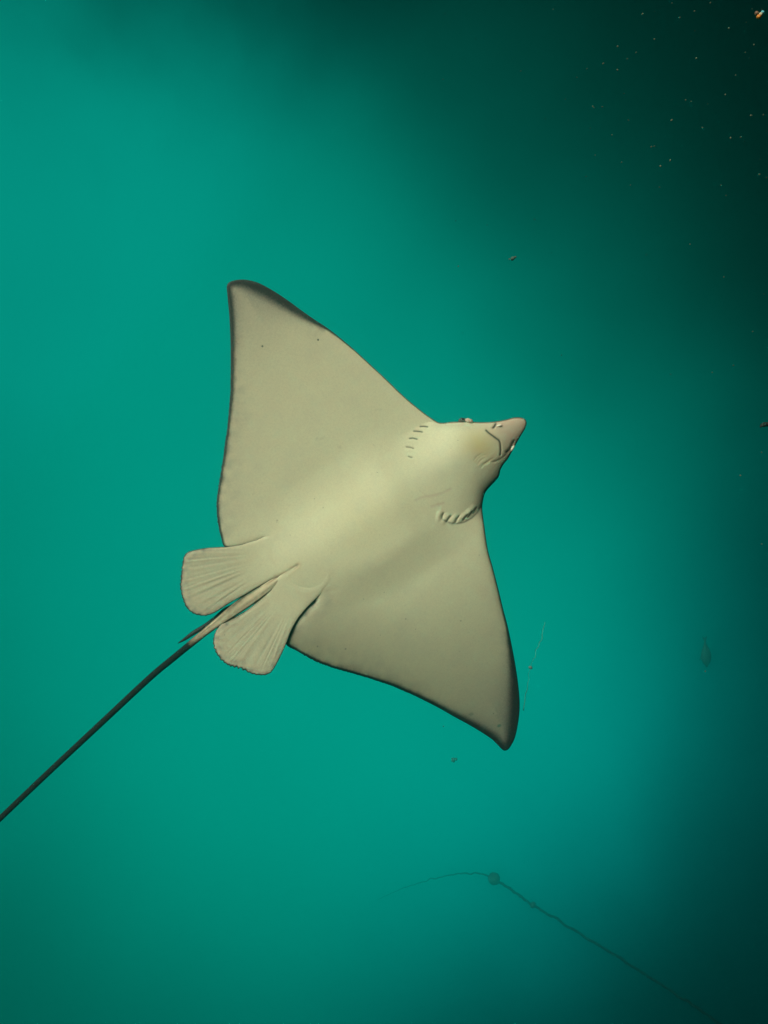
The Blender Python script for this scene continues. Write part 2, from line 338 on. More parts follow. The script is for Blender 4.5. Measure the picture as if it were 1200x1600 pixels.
# ------------------------------------------------------------------ skin material
def skin_material():
    m, n, l, b = new_mat('ray_skin')
    def mixc(fac, a, c):
        x = n.new('ShaderNodeMix'); x.data_type = 'RGBA'
        for s_, v in ((0, fac), (6, a), (7, c)):
            if hasattr(v, 'is_linked') or hasattr(v, 'links'): l.new(v, x.inputs[s_])
            else: x.inputs[s_].default_value = v if s_ == 0 else tuple(v) + (1,)
        return x.outputs[2]
    def mth(op, a, c=None, e=None):
        x = n.new('ShaderNodeMath'); x.operation = op
        for i, v in enumerate((a, c, e)):
            if v is None: continue
            if hasattr(v, 'links'): l.new(v, x.inputs[i])
            else: x.inputs[i].default_value = v
        return x.outputs[0]
    tco = n.new('ShaderNodeTexCoord')
    def nzt(scale, det=4, rough=.55):
        z = n.new('ShaderNodeTexNoise'); z.inputs['Scale'].default_value = scale; z.inputs['Detail'].default_value = det; z.inputs['Roughness'].default_value = rough
        l.new(tco.outputs['Object'], z.inputs['Vector']); return z.outputs[0]
    aa = n.new('ShaderNodeAttribute'); aa.attribute_name = 'skin_a'; sa = n.new('ShaderNodeSeparateColor'); l.new(aa.outputs['Color'], sa.inputs[0])
    ab = n.new('ShaderNodeAttribute'); ab.attribute_name = 'skin_b'; sb = n.new('ShaderNodeSeparateColor'); l.new(ab.outputs['Color'], sb.inputs[0])
    rim, grey, pink = sa.outputs[0], sa.outputs[1], sa.outputs[2]; yellow, dark, back = sb.outputs[0], sb.outputs[1], sb.outputs[2]
    big, mid, fine = nzt(6, 3), nzt(40, 5), nzt(300, 4, .75)
    c = mixc(big, (0.60, 0.55, 0.35), (0.665, 0.61, 0.385))
    c = mixc(mth('MULTIPLY', mid, 0.36), c, (0.50, 0.44, 0.30))
    c = mixc(mth('MULTIPLY', mth('SUBTRACT', fine, 0.42), 1.5), c, (0.44, 0.40, 0.27))
    c = mixc(yellow, c, (0.53, 0.43, 0.21))
    c = mixc(pink, c, (0.50, 0.375, 0.265))
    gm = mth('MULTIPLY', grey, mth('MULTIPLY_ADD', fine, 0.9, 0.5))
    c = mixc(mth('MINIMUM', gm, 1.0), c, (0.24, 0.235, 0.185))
    mpg = n.new('ShaderNodeMapping'); mpg.inputs['Rotation'].default_value = (0.3, 0.2, 0.7); mpg.inputs['Scale'].default_value = (16, 130, 60); l.new(tco.outputs['Object'], mpg.inputs['Vector'])
    zs_ = n.new('ShaderNodeTexNoise'); zs_.inputs['Scale'].default_value = 1.0; zs_.inputs['Detail'].default_value = 2; l.new(mpg.outputs[0], zs_.inputs['Vector'])
    sm = n.new('ShaderNodeMapRange'); sm.inputs[1].default_value = 0.70; sm.inputs[2].default_value = 0.80; l.new(zs_.outputs[0], sm.inputs[0])
    c = mixc(mth('MULTIPLY', sm.outputs[0], 0.30), c, (0.36, 0.31, 0.21))
    bl = n.new('ShaderNodeMapRange'); bl.inputs[1].default_value = 0.50; bl.inputs[2].default_value = 0.72; l.new(nzt(14, 6, .65), bl.inputs[0])
    c = mixc(mth('MULTIPLY', bl.outputs[0], 0.34), c, (0.46, 0.43, 0.31))
    # sparse little pores
    vo = n.new('ShaderNodeTexVoronoi'); vo.inputs['Scale'].default_value = 55; l.new(tco.outputs['Object'], vo.inputs['Vector'])
    sepv = n.new('ShaderNodeSeparateColor'); l.new(vo.outputs['Color'], sepv.inputs[0])
    pore = mth('MULTIPLY', mth('LESS_THAN', vo.outputs['Distance'], 0.07), mth('GREATER_THAN', sepv.outputs[0], 0.86))
    c = mixc(mth('MULTIPLY', pore, 0.45), c, (0.16, 0.14, 0.10))
    for (sx, sy, sz), sr, sv, sc in SPOTS:
        vd = n.new('ShaderNodeVectorMath'); vd.operation = 'DISTANCE'; l.new(tco.outputs['Object'], vd.inputs[0]); vd.inputs[1].default_value = (sx, sy, sz)
        mr = n.new('ShaderNodeMapRange'); mr.interpolation_type = 'SMOOTHSTEP'; l.new(vd.outputs['Value'], mr.inputs[0])
        mr.inputs[1].default_value = sr * 1.35; mr.inputs[2].default_value = sr * 0.4; mr.inputs[3].default_value = 0; mr.inputs[4].default_value = sv
        c = mixc(mr.outputs[0], c, sc)
    rj = mth('MULTIPLY', rim, mth('MULTIPLY_ADD', fine, 0.8, 0.62))
    c = mixc(mth('MINIMUM', rj, 1.0), c, (0.030, 0.034, 0.030))
    c = mixc(dark, c, (0.035, 0.032, 0.026))
    c = mixc(back, c, (0.055, 0.055, 0.048))
    l.new(c, b.inputs['Base Color'])
    b.inputs['Roughness'].default_value = 0.62; b.inputs['Specular IOR Level'].default_value = 0.2
    bp = n.new('ShaderNodeBump'); bp.inputs['Strength'].default_value = 0.25; bp.inputs['Distance'].default_value = 0.002
    l.new(mid, bp.inputs['Height']); l.new(bp.outputs[0], b.inputs['Normal'])
    return m
DARK_TISSUE = plain('dark_tissue', (0.03, 0.026, 0.02), 0.7)
FLESH = plain('pale_flesh', (0.62, 0.56, 0.42), 0.5, 0.12, 200)
PINK_FLESH = plain('pink_flesh', (0.47, 0.36, 0.26), 0.5, 0.15, 150)
TAIL_DARK = plain('dark_tail_skin', (0.011, 0.014, 0.013), 0.5, 0.3, 60)

# ------------------------------------------------------------------ the eagle ray
ray = thing('eagle_ray', W(place(560, 790, 0)), 'large eagle ray with cream belly and long whip tail swimming in mid water', 'ray')
def to_ray(vs_):                                            # camera axes -> world, relative to the animal's own origin
    M = np.array(RC); return (np.asarray(vs_, float) @ M.T) - np.array(ray.location)

body_line = serrate(spline_closed(BODY), 1.0, 1.25)
def head_box(x, y): return 618 < x < 832 and 640 < y < 832
def tail_box(x, y): return 390 < x < 520 and 820 < y < 945
def sp_body(x, y): return 4.6 if head_box(x, y) else (7 if tail_box(x, y) else 9)
def thick(d): return 2.0 * (1 - np.exp(-d / 5)) + 13 * (1 - np.exp(-d / 45))
def z_skin(x, y, d):
    w = 1.5 * (1 - np.exp(-d / 2.5)) + bulge(x, y) * (1 - np.exp(-d / 4))
    return zbase(x, y) + np.sqrt(w * w + head(x, y)**2)
def body_front(x, y, d): return z_skin(x, y, d) + detail(x, y) * np.clip(d / 2.5, 0, 1)
def body_back(x, y, d):
    hb = head(x, y)
    return zbase(x, y) - thick(d) - np.maximum(bulge(x, y) * 0.9 * (1 - np.exp(-d / 9)), hb * 0.7)
SPOTS = []
for sx, sy, sr, sv, sc in ((497,531,1.6,.95,(.03,.03,.02)),(410,541,1.7,.85,(.05,.045,.035)),(780,1134,4.2,.75,(.05,.17,.12)),(736,1116,5,.45,(.12,.14,.11)),(540,1014,1.7,.6,(.1,.09,.07)),
 (640,1080,1.6,.6,(.1,.09,.07)),(480.5,497,2.0,.9,(.6,.56,.42)),(483,495.5,1.6,.9,(.6,.56,.42)),(720,970,1.6,.5,(.12,.1,.08)),(634,967,1.5,.5,(.12,.1,.08)),(496,1010,1.6,.5,(.12,.1,.08)),(771,1115,1.4,.6,(.1,.09,.07)),(433,813,1.4,.5,(.2,.15,.1)),(505,793,1.3,.45,(.2,.15,.1))):
    a_, b_ = np.array([float(sx)]), np.array([float(sy)])
    SPOTS.append((tuple(to_ray([place(sx, sy, float(body_front(a_, b_, polydist(a_, b_, body_line)[0])[0]))])[0]), sr * PX, sv, sc))
SKIN = skin_material()
R = sheet(body_line, sp_body, [5.0], [(4.6, (618, 640, 832, 832), None), (7, (390, 820, 520, 945), None), (17, (330, 430, 830, 1180), (622, 644, 828, 828))], body_front, body_back)
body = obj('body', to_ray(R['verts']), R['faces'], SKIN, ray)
def lines(x, y, L, w):
    r = np.zeros(len(x))
    for p in L: r = np.maximum(r, np.exp(-(polydist(x, y, np.array(p, float), False)[0] / w)**2))
    return r
x, y, d, rw = R['x'], R['y'], R['d'], R['rim']
A, B = AB(x, y)
wob = np.array([noise.noise(Vector((a / 14, b / 14, 3))) for a, b in zip(x, y)])
rim = 1 - sstep(d / (rw * 1.15 * (1 + 0.25 * wob * (1 - sstep(rw, 5, 9))) + 0.4), 0.42, 1.3)
tipu = np.exp(-(((x - 385) / 70)**2 + ((y - 450) / 110)**2)); tipl = np.exp(-(((x - 790) / 90)**2 + ((y - 1150) / 110)**2))
near = polydist(x, y, body_line)[1]
ray_l = np.array([noise.noise(Vector((v / 3.2, 2, 0))) for v in near])
grey = 0.62 * np.exp(-(d / (rw * 1.9 + 1))**2) * sstep(rw, 2.6, 8) + 0.42 * tipu + 0.55 * tipl
grey = np.maximum(grey, 0.45 * np.exp(-(d / 26)**2) * sstep(rw, 2.9, 3.8) * (0.6 + wob))  # grey-brown trailing margin, also darkened here in place of wing shade
grey = np.maximum(grey, 0.28 * np.exp(-((y - 663) / 9)**2) * sstep(x, 660, 690) * (1 - sstep(x, 735, 770)))  # bluish shadow along the head's upper edge, painted as grey
grey = np.maximum(grey, 0.5 * np.exp(-(d / 16)**2) * sstep(x, 735, 752) * sstep(y, 722, 748) * (1 - sstep(y, 800, 818)) )  # shade on the lower cheek, put into the skin colour
grey = np.clip(grey + 0.22 * np.maximum(ray_l, 0) * np.exp(-(d / 34)**2) * sstep(rw, 2.9, 3.6) * (1 - sstep(rw, 6, 9)), 0, 1)
pink = np.maximum(sstep(A, 376, 418) * 0.92, 0.6 * lines(x, y, CLOACA, 4)); pink = np.maximum(pink, 0.35 * lines(x, y, [[(772, 676), (792, 690)]], 12))
pink = np.maximum(pink, 0.55 * lines(x, y, CREASES[:1] + CREASES[3:4], 2.0)); pink = np.maximum(pink, 0.8 * np.exp(-(((x - 685)**2 + (y - 789)**2) / 9)))
yel = 0.95 * np.exp(-(((x - 750) / 24)**2 + ((y - 695) / 24)**2)); yel = np.maximum(yel, 0.5 * lines(x, y, CLOACA, 6)); yel = np.maximum(yel, 0.6 * lines(x, y, WRINKLES, 1.6))
yel = np.maximum(yel, 0.18 * np.exp(-(((x - 560) / 70)**2 + ((y - 810) / 60)**2)))
drk = np.maximum(lines(x, y, [MOUTH], 1.45), 0.85 * lines(x, y, GILLS_B, 1.15)); drk = np.maximum(drk, 0.95 * lines(x, y, GILLS_A[:3], 1.1)); drk = np.maximum(drk, 0.68 * lines(x, y, [[(692,812),(703,817),(714,818),(726,815.5),(737,809.5),(746,801),(752,791)]], 1.5)); drk = np.maximum(drk, 0.7 * lines(x, y, GILLS_A[3:], 1.05))  # drk: shade inside the openings and under the gill flaps, painted in
drk = np.maximum(drk, lines(x, y, [NOSTRIL_A, NOSTRIL_B], 1.8)); drk = np.maximum(drk, 0.5 * lines(x, y, [CHEEK], 1.2)); drk = np.maximum(drk, 0.45 * lines(x, y, CLOACA[:1], 1.4))
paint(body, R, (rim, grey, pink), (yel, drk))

MARGIN = np.array([(446.8,1006),(454.8,984),(464,967),(477,950.4),(490,937.6),(504,928)], float)
# pelvic fins, one each side of the tail
def fin(outline, root, seed, lift, base, phase):
    line = serrate(spline_closed(outline), seed, 1.35, 7.0)
    ang0 = math.atan2(root[1] - 900, root[0] - 560)
    def rays(x, y):
        a = np.arctan2(y - root[1], -(x - root[0])); r = np.hypot(x - root[0], y - root[1])
        w = np.array([noise.noise(Vector((v * 6, seed, 1))) for v in a])
        am = 0.45 + 0.9 * np.abs(np.array([noise.noise(Vector((v * 4, seed + 3, q / 60))) for v, q in zip(a, r)])) + 0.25 * w
        return am * (np.sin(a * 78 + phase + 7 * w) * sstep(r, 55, 110) * (1 - 0.5 * sstep(r, 130, 165)) + 0.6 * np.sin(a * 151 + 9 * w) * sstep(r, 80, 140)), r
    def zf(x, y, d):
        q, r = rays(x, y)
        A, B = AB(x, y)
        inner = 1 - sstep(r, 8, 36)
        return zplane(x, y) + bulge(x, y) + lift * sstep(r, 40, 110) - 2.6 * inner + 0.3 + 1.4 * (1 - np.exp(-d / 3)) + 0.17 * q * (1 - np.exp(-d / 4)) + base(x, y, r)
    def zb(x, y, d): return zf(x, y, d) - 1.5 * (1 - np.exp(-d / 3)) - 3.5 * (1 - np.exp(-d / 30))
    xs = line[:, 0]; ys = line[:, 1]
    G = sheet(line, lambda a, b: 5.0, [3.5], [(5.2, (xs.min(), ys.min(), xs.max(), ys.max()), None)], zf, zb)
    o = obj('pelvic_fin', to_ray(G['verts']), G['faces'], SKIN, ray)
    x, y, d = G['x'], G['y'], G['d']; q, r = rays(x, y)
    wob = np.array([noise.noise(Vector((a / 7, b / 7, seed))) for a, b in zip(x, y)])
    rim = 1 - sstep(d / (G['rim'] * (1 + .5 * wob)), 0.3, 1.3)
    grey = np.clip(0.20 * sstep(r, 55, 125) + 0.24 * np.maximum(-q, 0) + 0.75 * np.exp(-(d / 12)**2) * (0.35 + wob) * sstep(r, 110, 150), 0, 1)  # outer fin and ray grooves darkened in colour, in place of shade
    pink = 0.25 * np.exp(-(d / 9)**2) * sstep(r, 100, 150)
    paint(o, G, (rim, grey, pink), (0.0, 0.0))
    return o, G
fa, GA = fin(FIN_A, (455, 862), 3.0, 2.4, lambda x, y, r: 0 * x, 0.0)
fb, GB = fin(FIN_B, (480, 892), 8.0, 1.5, lambda x, y, r: 0 * x, 1.0)

# tube along a path in ray pixels: list of (x, y, z, half width, half depth)
def tube(path, seg=14, sub=8):
    P = np.array(path, float); n = len(P); pts = []
    for i in range(n - 1):
        p0, p1, p2, p3 = P[max(i-1, 0)], P[i], P[i+1], P[min(i+2, n-1)]
        for j in range(sub):
            t = j / sub; pts.append(0.5 * ((2*p1) + (p2-p0)*t + (2*p0-5*p1+4*p2-p3)*t*t + (3*p1-p0-3*p2+p3)*t**3))
    pts.append(P[-1]); pts = np.array(pts); T = np.gradient(pts[:, :2], axis=0); T /= np.linalg.norm(T, axis=1)[:, None]; Nn = np.stack([-T[:, 1], T[:, 0]], 1)
    V, Fc = [], []
    for p, q in zip(pts, Nn):
        for k in range(seg):
            a = 2 * math.pi * k / seg
            V.append(place(p[0] + q[0] * math.cos(a) * p[3], p[1] + q[1] * math.cos(a) * p[3], p[2] + math.sin(a) * p[4]))
    for i in range(len(pts) - 1):
        for k in range(seg):
            a, b = i * seg + k, i * seg + (k + 1) % seg
            Fc.append((a, b, b + seg, a + seg))
    Fc.append(tuple(range(seg))); Fc.append(tuple(range((len(pts) - 1) * seg, len(pts) * seg))[::-1])
    return V, Fc, pts
def zs(px, py):
    a, b = np.array([float(px)]), np.array([float(py)]); return float((zbase(a, b) + bulge(a, b))[0])
def tail_material():
    m, n, l, b = new_mat('tail_skin')
    a = n.new('ShaderNodeAttribute'); a.attribute_name = 'shade'; s = n.new('ShaderNodeSeparateColor'); l.new(a.outputs['Color'], s.inputs[0])
    t = n.new('ShaderNodeTexCoord'); z = n.new('ShaderNodeTexNoise'); z.inputs['Scale'].default_value = 90; z.inputs['Detail'].default_value = 5; l.new(t.outputs['Object'], z.inputs['Vector'])
    md = n.new('ShaderNodeMath'); md.operation = 'MULTIPLY_ADD'; l.new(z.outputs[0], md.inputs[0]); md.inputs[1].default_value = 0.5; l.new(s.outputs[0], md.inputs[2])
    rp = n.new('ShaderNodeMapRange'); l.new(md.outputs[0], rp.inputs[0]); rp.inputs[1].default_value = 0.25; rp.inputs[2].default_value = 1.05
    mx = n.new('ShaderNodeMix'); mx.data_type = 'RGBA'; l.new(rp.outputs[0], mx.inputs[0]); mx.inputs[6].default_value = (0.52, 0.44, 0.28, 1); mx.inputs[7].default_value = (0.009, 0.012, 0.011, 1)
    l.new(mx.outputs[2], b.inputs['Base Color']); b.inputs['Roughness'].default_value = 0.8; b.inputs['Specular IOR Level'].default_value = 0.08
    return m
def zt(px, py):
    a, b = np.array([float(px)]), np.array([float(py)]); return float((zplane(a, b) + bulge(a, b))[0])
Z0 = zt(354, 962)
TAIL = [(458,887,zt(458,887)-9,2.2,3),(440,900,zt(440,900)-5,6,5),(414,919,zt(414,919)-1,9.5,3.6),(384,940,zt(384,940)+1,10.2,3.8),(354,962,Z0+1,8.2,4.2),(325,984,Z0-1,6.0,4.6),(303,1002,Z0-4,5.3,5),(270,1029,Z0-9,5.0,4.8),(233,1060,Z0-15,4.9,4.7),(150,1137.5,Z0-28,4.7,4.6),(73,1209.5,Z0-38,4.5,4.4),(0,1279,Z0-45,4.3,4.2),(-90,1366,Z0-50,4.0,4.0),(-260,1520,Z0-52,3.2,3.2),(-430,1640,Z0-45,2.2,2.2),(-600,1715,Z0-35,1.0,1.0)]
V, Fc, pts = tube(TAIL, 16, 10)
tail = obj('tail', to_ray(V), Fc, tail_material(), ray)
at_ = tail.data.attributes.new('shade', 'FLOAT_COLOR', 'POINT'); buf = np.zeros((len(V), 4)); buf[:, 3] = 1
for i, p in enumerate(pts):
    for k in range(16):
        a = 2 * math.pi * k / 16; side = math.cos(a); top = math.sin(a)
        v = sstep(-p[0], -345, -262) * 1.2
        v = max(v, 0.62 * math.exp(-((side - 0.25) / 0.28)**2) * float(sstep(-p[0], -425, -350)))
        v = max(v, 0.8 * float(sstep(abs(side), 0.8, 1.0)) * float(sstep(-p[0], -430, -370)))
        root = float(sstep(p[0], 325, 372))
        v = max(v, root * 0.42 * math.exp(-((side + 0.45) / 0.16)**2), root * 0.75 * math.exp(-((side - 0.78) / 0.2)**2), root * 0.6 * math.exp(-((side + 0.92) / 0.12)**2))  # folds of the tail root: crease shade drawn as dark lines
        if top < -0.3: v = max(v, 0.9)
        buf[i * 16 + k, 0] = v
at_.data.foreach_set('color', buf.ravel().astype(np.float32))
# dark blade behind the tail root: the small dorsal fin
def blade(outl, z0, slope, thickn, name, mat):
    P = spline_closed([(a, b, 1, 0) for a, b in outl], 2.0)[:, :2]; n = len(P); c = P.mean(0); V = []; Fc = []
    ring = [(1.0, 0.0), (0.7, 0.7), (0.0, 1.0)]
    for side in (1, -1):
        for sc, h in ring[:2] if side == 1 else ring[1:2]:
            for p in P: q = c + (p - c) * np.array([1 - (1 - sc) * 0.35] * 2); V.append(place(q[0], q[1], z0 + slope * (p[0] - outl[0][0]) + side * h * thickn))
    for a, b in ((0, n), (0, 2 * n)):
        for i in range(n):
            j = (i + 1) % n; Fc.append((a + i, a + j, b + j, b + i) if b == n else (a + j, a + i, b + i, b + j))
    Fc.append(tuple(range(n, 2 * n))); Fc.append(tuple(range(2 * n, 3 * n))[::-1])
    return obj(name, to_ray(V), Fc, mat, ray)
blade([(394,923),(376,934),(362,944),(349,950.5),(336,962),(318,975.5),(300,986.5),(287,997),(277.5,1005.5),(290,1000.5),(303,992.5),(318,983.5),(334,974),(352,962),(368,952),(390,936)], Z0 - 12, 0.10, 1.6, 'dorsal_fin', TAIL_DARK)

def ellipsoid(c, r, axis_deg, name, mat, parent, seg=18, rings=10, bumpy=0.0):
    V, Fc = [], []; ca, sa_ = math.cos(math.radians(axis_deg)), math.sin(math.radians(axis_deg))
    for i in range(rings + 1):
        th = math.pi * i / rings
        for k in range(seg):
            ph = 2 * math.pi * k / seg; u, v, w = math.sin(th) * math.cos(ph), math.sin(th) * math.sin(ph), math.cos(th)
            f = 1 + bumpy * noise.noise(Vector((u * 2, v * 2, w * 2))); u, v, w = u * r[0] * f, v * r[1] * f, w * r[2] * f
            V.append(place(c[0] + u * ca - v * sa_, c[1] + u * sa_ + v * ca, c[2] + w))
    for i in range(rings):
        for k in range(seg):
            a, b = i * seg + k, i * seg + (k + 1) % seg; Fc.append((a, b, b + seg, a + seg))
    return obj(name, to_ray(V), Fc, mat, parent)
ze = float(zbase(np.array([722.0]), np.array([657.0]))[0])
IRIS = plain('dark_eye', (0.02, 0.022, 0.02), 0.12, 0.2, 300); IRIS.node_tree.nodes['Principled BSDF'].inputs['Specular IOR Level'].default_value = 0.8
eye = ellipsoid((722.5, 657.2, ze + 1), (6.4, 4.2, 5.5), -6, 'eye', plain('dark_eyelid', (0.10, 0.10, 0.08), 0.5, 0.4, 300), ray, bumpy=0.25)
ellipsoid((722.0, 655.2, ze + 4), (3.6, 2.2, 3.4), -6, 'pupil', IRIS, eye)
ellipsoid((732.5, 657.8, ze + 1), (7.0, 4.0, 6), 12, 'brow', PINK_FLESH, ray, bumpy=0.2)
# pale flaps beside the nostrils
def zh(px, py):
    a, b = np.array([float(px)]), np.array([float(py)]); dd, _ = polydist(a, b, body_line); return float(body_front(a, b, dd)[0])
ellipsoid((780.0, 664.9, zh(780, 665) - 0.3), (4.4, 1.7, 1.6), -8, 'nostril_flap', FLESH, ray)
ellipsoid((800.6, 700.6, zh(800.6, 700.6) - 0.2), (5.6, 2.0, 2.0), -58, 'nostril_flap', FLESH, ray)

# ------------------------------------------------------------------ far line with floats
ROPE = plain('weedy_rope', (0.003, 0.006, 0.005), 0.95, 0.4, 8)
FLOATM = plain('weedy_float', (0.014, 0.035, 0.03), 0.8, 0.35, 5)
def wtube(path, rad, origin, name, mat, parent, seg=8, wobble=0.0, kink=0.0):
    V, Fc = [], []; n = len(path)
    for i, p in enumerate(path):
        t = (path[min(i+1, n-1)] - path[max(i-1, 0)]).normalized(); u = t.cross(Vector((0.3, 0.5, 0.81))).normalized(); v = t.cross(u)
        r = rad[i] if hasattr(rad, '__len__') else rad
        off = Vector((noise.noise(Vector((i * .35, 1, 0))), noise.noise(Vector((i * .35, 2, 0))), noise.noise(Vector((i * .35, 3, 0))))) * kink
        for k in range(seg):
            a = 2 * math.pi * k / seg; rr = r * (1 + wobble * noise.noise(Vector((i * .7, k * .9, 4))))
            V.append(p + off + (u * math.cos(a) + v * math.sin(a)) * rr - origin)
    for i in range(n - 1):
        for k in range(seg):
            a, b = i * seg + k, i * seg + (k + 1) % seg; Fc.append((a, b, b + seg, a + seg))
    Fc.append(tuple(range(seg))[::-1]); Fc.append(tuple(range((n-1)*seg, n*seg)))
    return obj(name, V, Fc, mat, parent)
def curve3(ctrl, sub=10):
    res = []; n = len(ctrl)
    for i in range(n - 1):
        p0, p1, p2, p3 = ctrl[max(i-1,0)], ctrl[i], ctrl[i+1], ctrl[min(i+2,n-1)]
        for j in range(sub):
            t = j / sub; res.append(0.5 * ((2*p1) + (p2-p0)*t + (2*p0-5*p1+4*p2-p3)*t*t + (3*p1-p0-3*p2+p3)*t**3))
    return res + [ctrl[-1]]
def wball(c, r, origin, name, mat, parent, seg=20, rings=12, bump=0.08, squash=(1, 1, 1)):
    V, Fc = [], []
    for i in range(rings + 1):
        th = math.pi * i / rings
        for k in range(seg):
            ph = 2 * math.pi * k / seg; q = Vector((math.sin(th) * math.cos(ph), math.sin(th) * math.sin(ph), math.cos(th)))
            f = r * (1 + bump * noise.noise(q * 2.3 + Vector(c) * 3)); V.append(Vector((q.x * f * squash[0], q.y * f * squash[1], q.z * f * squash[2])) + c - origin)
    for i in range(rings):
        for k in range(seg):
            a, b = i * seg + k, i * seg + (k + 1) % seg; Fc.append((a, b, b + seg, a + seg))
    return obj(name, V, Fc, mat, parent)
c1 = W(at(772, 1373, 18.36)); c2 = W(at(832.5, 1414, 17.82))
line = thing('float_line', c1, 'thin dark rope with two round floats running into the gloom', 'rope')
main = [c1, W(at(800, 1391, 18.09)), c2, W(at(905, 1458, 17.27)), W(at(985, 1508, 16.73)), W(at(1060, 1556, 16.18)), W(at(1135, 1606, 15.64)), W(at(1260, 1690, 14.96))]
wtube(curve3(main, 14), 0.027, c1, 'rope', ROPE, line, wobble=0.35, kink=0.045)
slack = [c1, W(at(752, 1365.5, 18.90)), W(at(720, 1365, 19.86)), W(at(690, 1370, 21.08)), W(at(660, 1378, 22.58)), W(at(630, 1388, 24.48)), W(at(590, 1405, 27.20))]
wtube(curve3(slack, 10), [0.02 - 0.00022 * i for i in range(61)], c1, 'slack_rope', ROPE, line, wobble=0.35, kink=0.045)
wball(c1, 0.134, c1, 'float', FLOATM, line); wball(c2, 0.066, c1, 'float', FLOATM, line, squash=(1.15, 1, 0.9))

# ------------------------------------------------------------------ dim fish beyond the lower wing
FISHM = plain('dull_fish_skin', (0.02, 0.055, 0.05), 0.8, 0.3, 10)
fc = W(at(1103, 1022, 19)); fish = thing('fish', fc, 'dim dark fish hanging head-down right of the lower wing', 'fish')
def fish_body():
    V, Fc = [], []; L = 0.62; n = 16; seg = 14
    hd = (W(at(1106, 1046, 19)) - W(at(1102, 994, 19))).normalized(); side = W((0.35, 0, 1)).normalized(); side = (side - hd * side.dot(hd)).normalized(); dep = hd.cross(side)
    prof = [0.12, .16, .24, .36, .5, .64, .78, .89, .96, 1, .99, .93, .83, .68, .48, .25, .06]
    for i, p in enumerate(prof):
        for k in range(seg):
            a = 2 * math.pi * k / seg; V.append(hd * (i / n - .5) * L + dep * math.cos(a) * p * 0.14 + side * math.sin(a) * p * 0.07)
    for i in range(len(prof) - 1):
        for k in range(seg):
            a, b = i * seg + k, i * seg + (k + 1) % seg; Fc.append((a, b, b + seg, a + seg))
    Fc.append(tuple(range(seg))[::-1]); Fc.append(tuple(range(n * seg, (n + 1) * seg)))
    obj('fish_body', V, Fc, FISHM, fish)
    def flap(name, pts, t=0.004):
        V = [hd * a * L + dep * b + side * s_ * t for s_ in (1, -1) for a, b in pts]; m = len(pts)
        F2 = [tuple(range(m)), tuple(range(m, 2*m))[::-1]] + [(i, i + m, (i+1) % m + m, (i+1) % m) for i in range(m)]
        obj(name, V, F2, FISHM, fish, smooth=False)
    flap('tail_fin', [(-.44, -.012), (-.66, -.07), (-.60, 0), (-.68, .065), (-.44, .012)])
    flap('dorsal_fin', [(-.25, .04), (-.05, .09), (.12, .10), (.18, .19), (.02, .15), (-.2, .09)])
    flap('anal_fin', [(-.3, -.03), (-.1, -.085), (.05, -.1), (.0, -.13), (-.2, -.1)])
fish_body()

# ------------------------------------------------------------------ drifting bits
WEED = plain('dark_weed', (0.02, 0.02, 0.016), 0.8, 0.4, 40)
w0 = W(at(1197, 664, 2.6))
weed = thing('seaweed_frond', w0, 'small dark curved frond poking in at the right edge', 'seaweed')
p = curve3([W(at(1187.5, 668, 2.6)), W(at(1191, 664.5, 2.6)), W(at(1197, 663, 2.61)), W(at(1206, 663.5, 2.63)), W(at(1222, 668, 2.66)), W(at(1240, 676, 2.7))], 6)
wtube(p, [0.0012 + 0.006 * min(1, i / 8) for i in range(len(p))], w0, 'stem', WEED, weed, wobble=0.3)
p = curve3([W(at(1206, 663.5, 2.63)), W(at(1216, 658, 2.62)), W(at(1228, 656, 2.62))], 6)
wtube(p, [0.005 - 0.0003 * i for i in range(len(p))], w0, 'branch', WEED, weed, wobble=0.3)
s0 = W(at(829, 1043, 4.5))
strand = thing('weed_strand', s0, 'faint thin weed strand with pinkish blob beside lower wing tip', 'seaweed')
STRM = plain('green_strand', (0.03, 0.24, 0.18), 0.8, 0.3, 20)
p = curve3([W(at(851, 972, 4.6)), W(at(845, 1000, 4.55)), W(at(835, 1026, 4.5)), W(at(829, 1043, 4.5)), W(at(824, 1070, 4.5)), W(at(818, 1110, 4.55))], 8)
wtube(p, [0.0018 + 0.001 * math.sin(i * 0.2) for i in range(len(p))], s0, 'stem', STRM, strand, wobble=0.5, kink=0.012)
wball(s0, 0.009, s0, 'bud', plain('pinkish_bud', (0.12, 0.15, 0.12), 0.8, 0.3, 60), strand, 12, 8, 0.5, (1, 0.8, 1.2))

SPECK = plain('pale_speck', (0.10, 0.125, 0.075), 0.7, 0.5, 900)
zoom = [(415,88,4),(490,245,3.4),(260,290,4.6),(375,328,2.4),(170,397,2.6),(258,437,3.4),(105,665,3),(165,668,2),(225,843,3),(327,750,2.4),(597,752,3.6),(470,918,3),(490,914,2),(285,1015,2.6),(588,1003,2.8),(527,1040,4.4),
 (752,365,4),(955,177,3.6),(1112,280,3.4),(998,470,2.6),(933,592,2.8),(1092,722,3.4),(1172,718,3.2),(965,862,3.6),(1030,858,3.4),(1147,1090,2.6),(685,625,3),(720,634,2.2),(648,110,2.6),(790,797,2.2),(1058,328,2.8),(740,70,3),(840,18,2.4),(600,20,2),
 (1190,1110,2.4),(522,1170,2.4),(340,1157,2),(905,1157,2),(68,430,2),(5,484,2.4),(300,585,2)]
specks = [(900 + a / 4, b / 4, s_) for a, b, s_ in zoom] + [(716,416,2.4),(835,343,2.2),(712,345,1.6),(1113,582,2.2),(1146,571,3),(1190,707,2.4),(1157,743,3.2),(1048,585,2),(1078,382,2.4),(1131,433,2.4),(1176,518,2.2),(1010,398,1.8),(980,92,2),(693,1135,1.8),(1102,1049,2.2),(1190,850,2)]
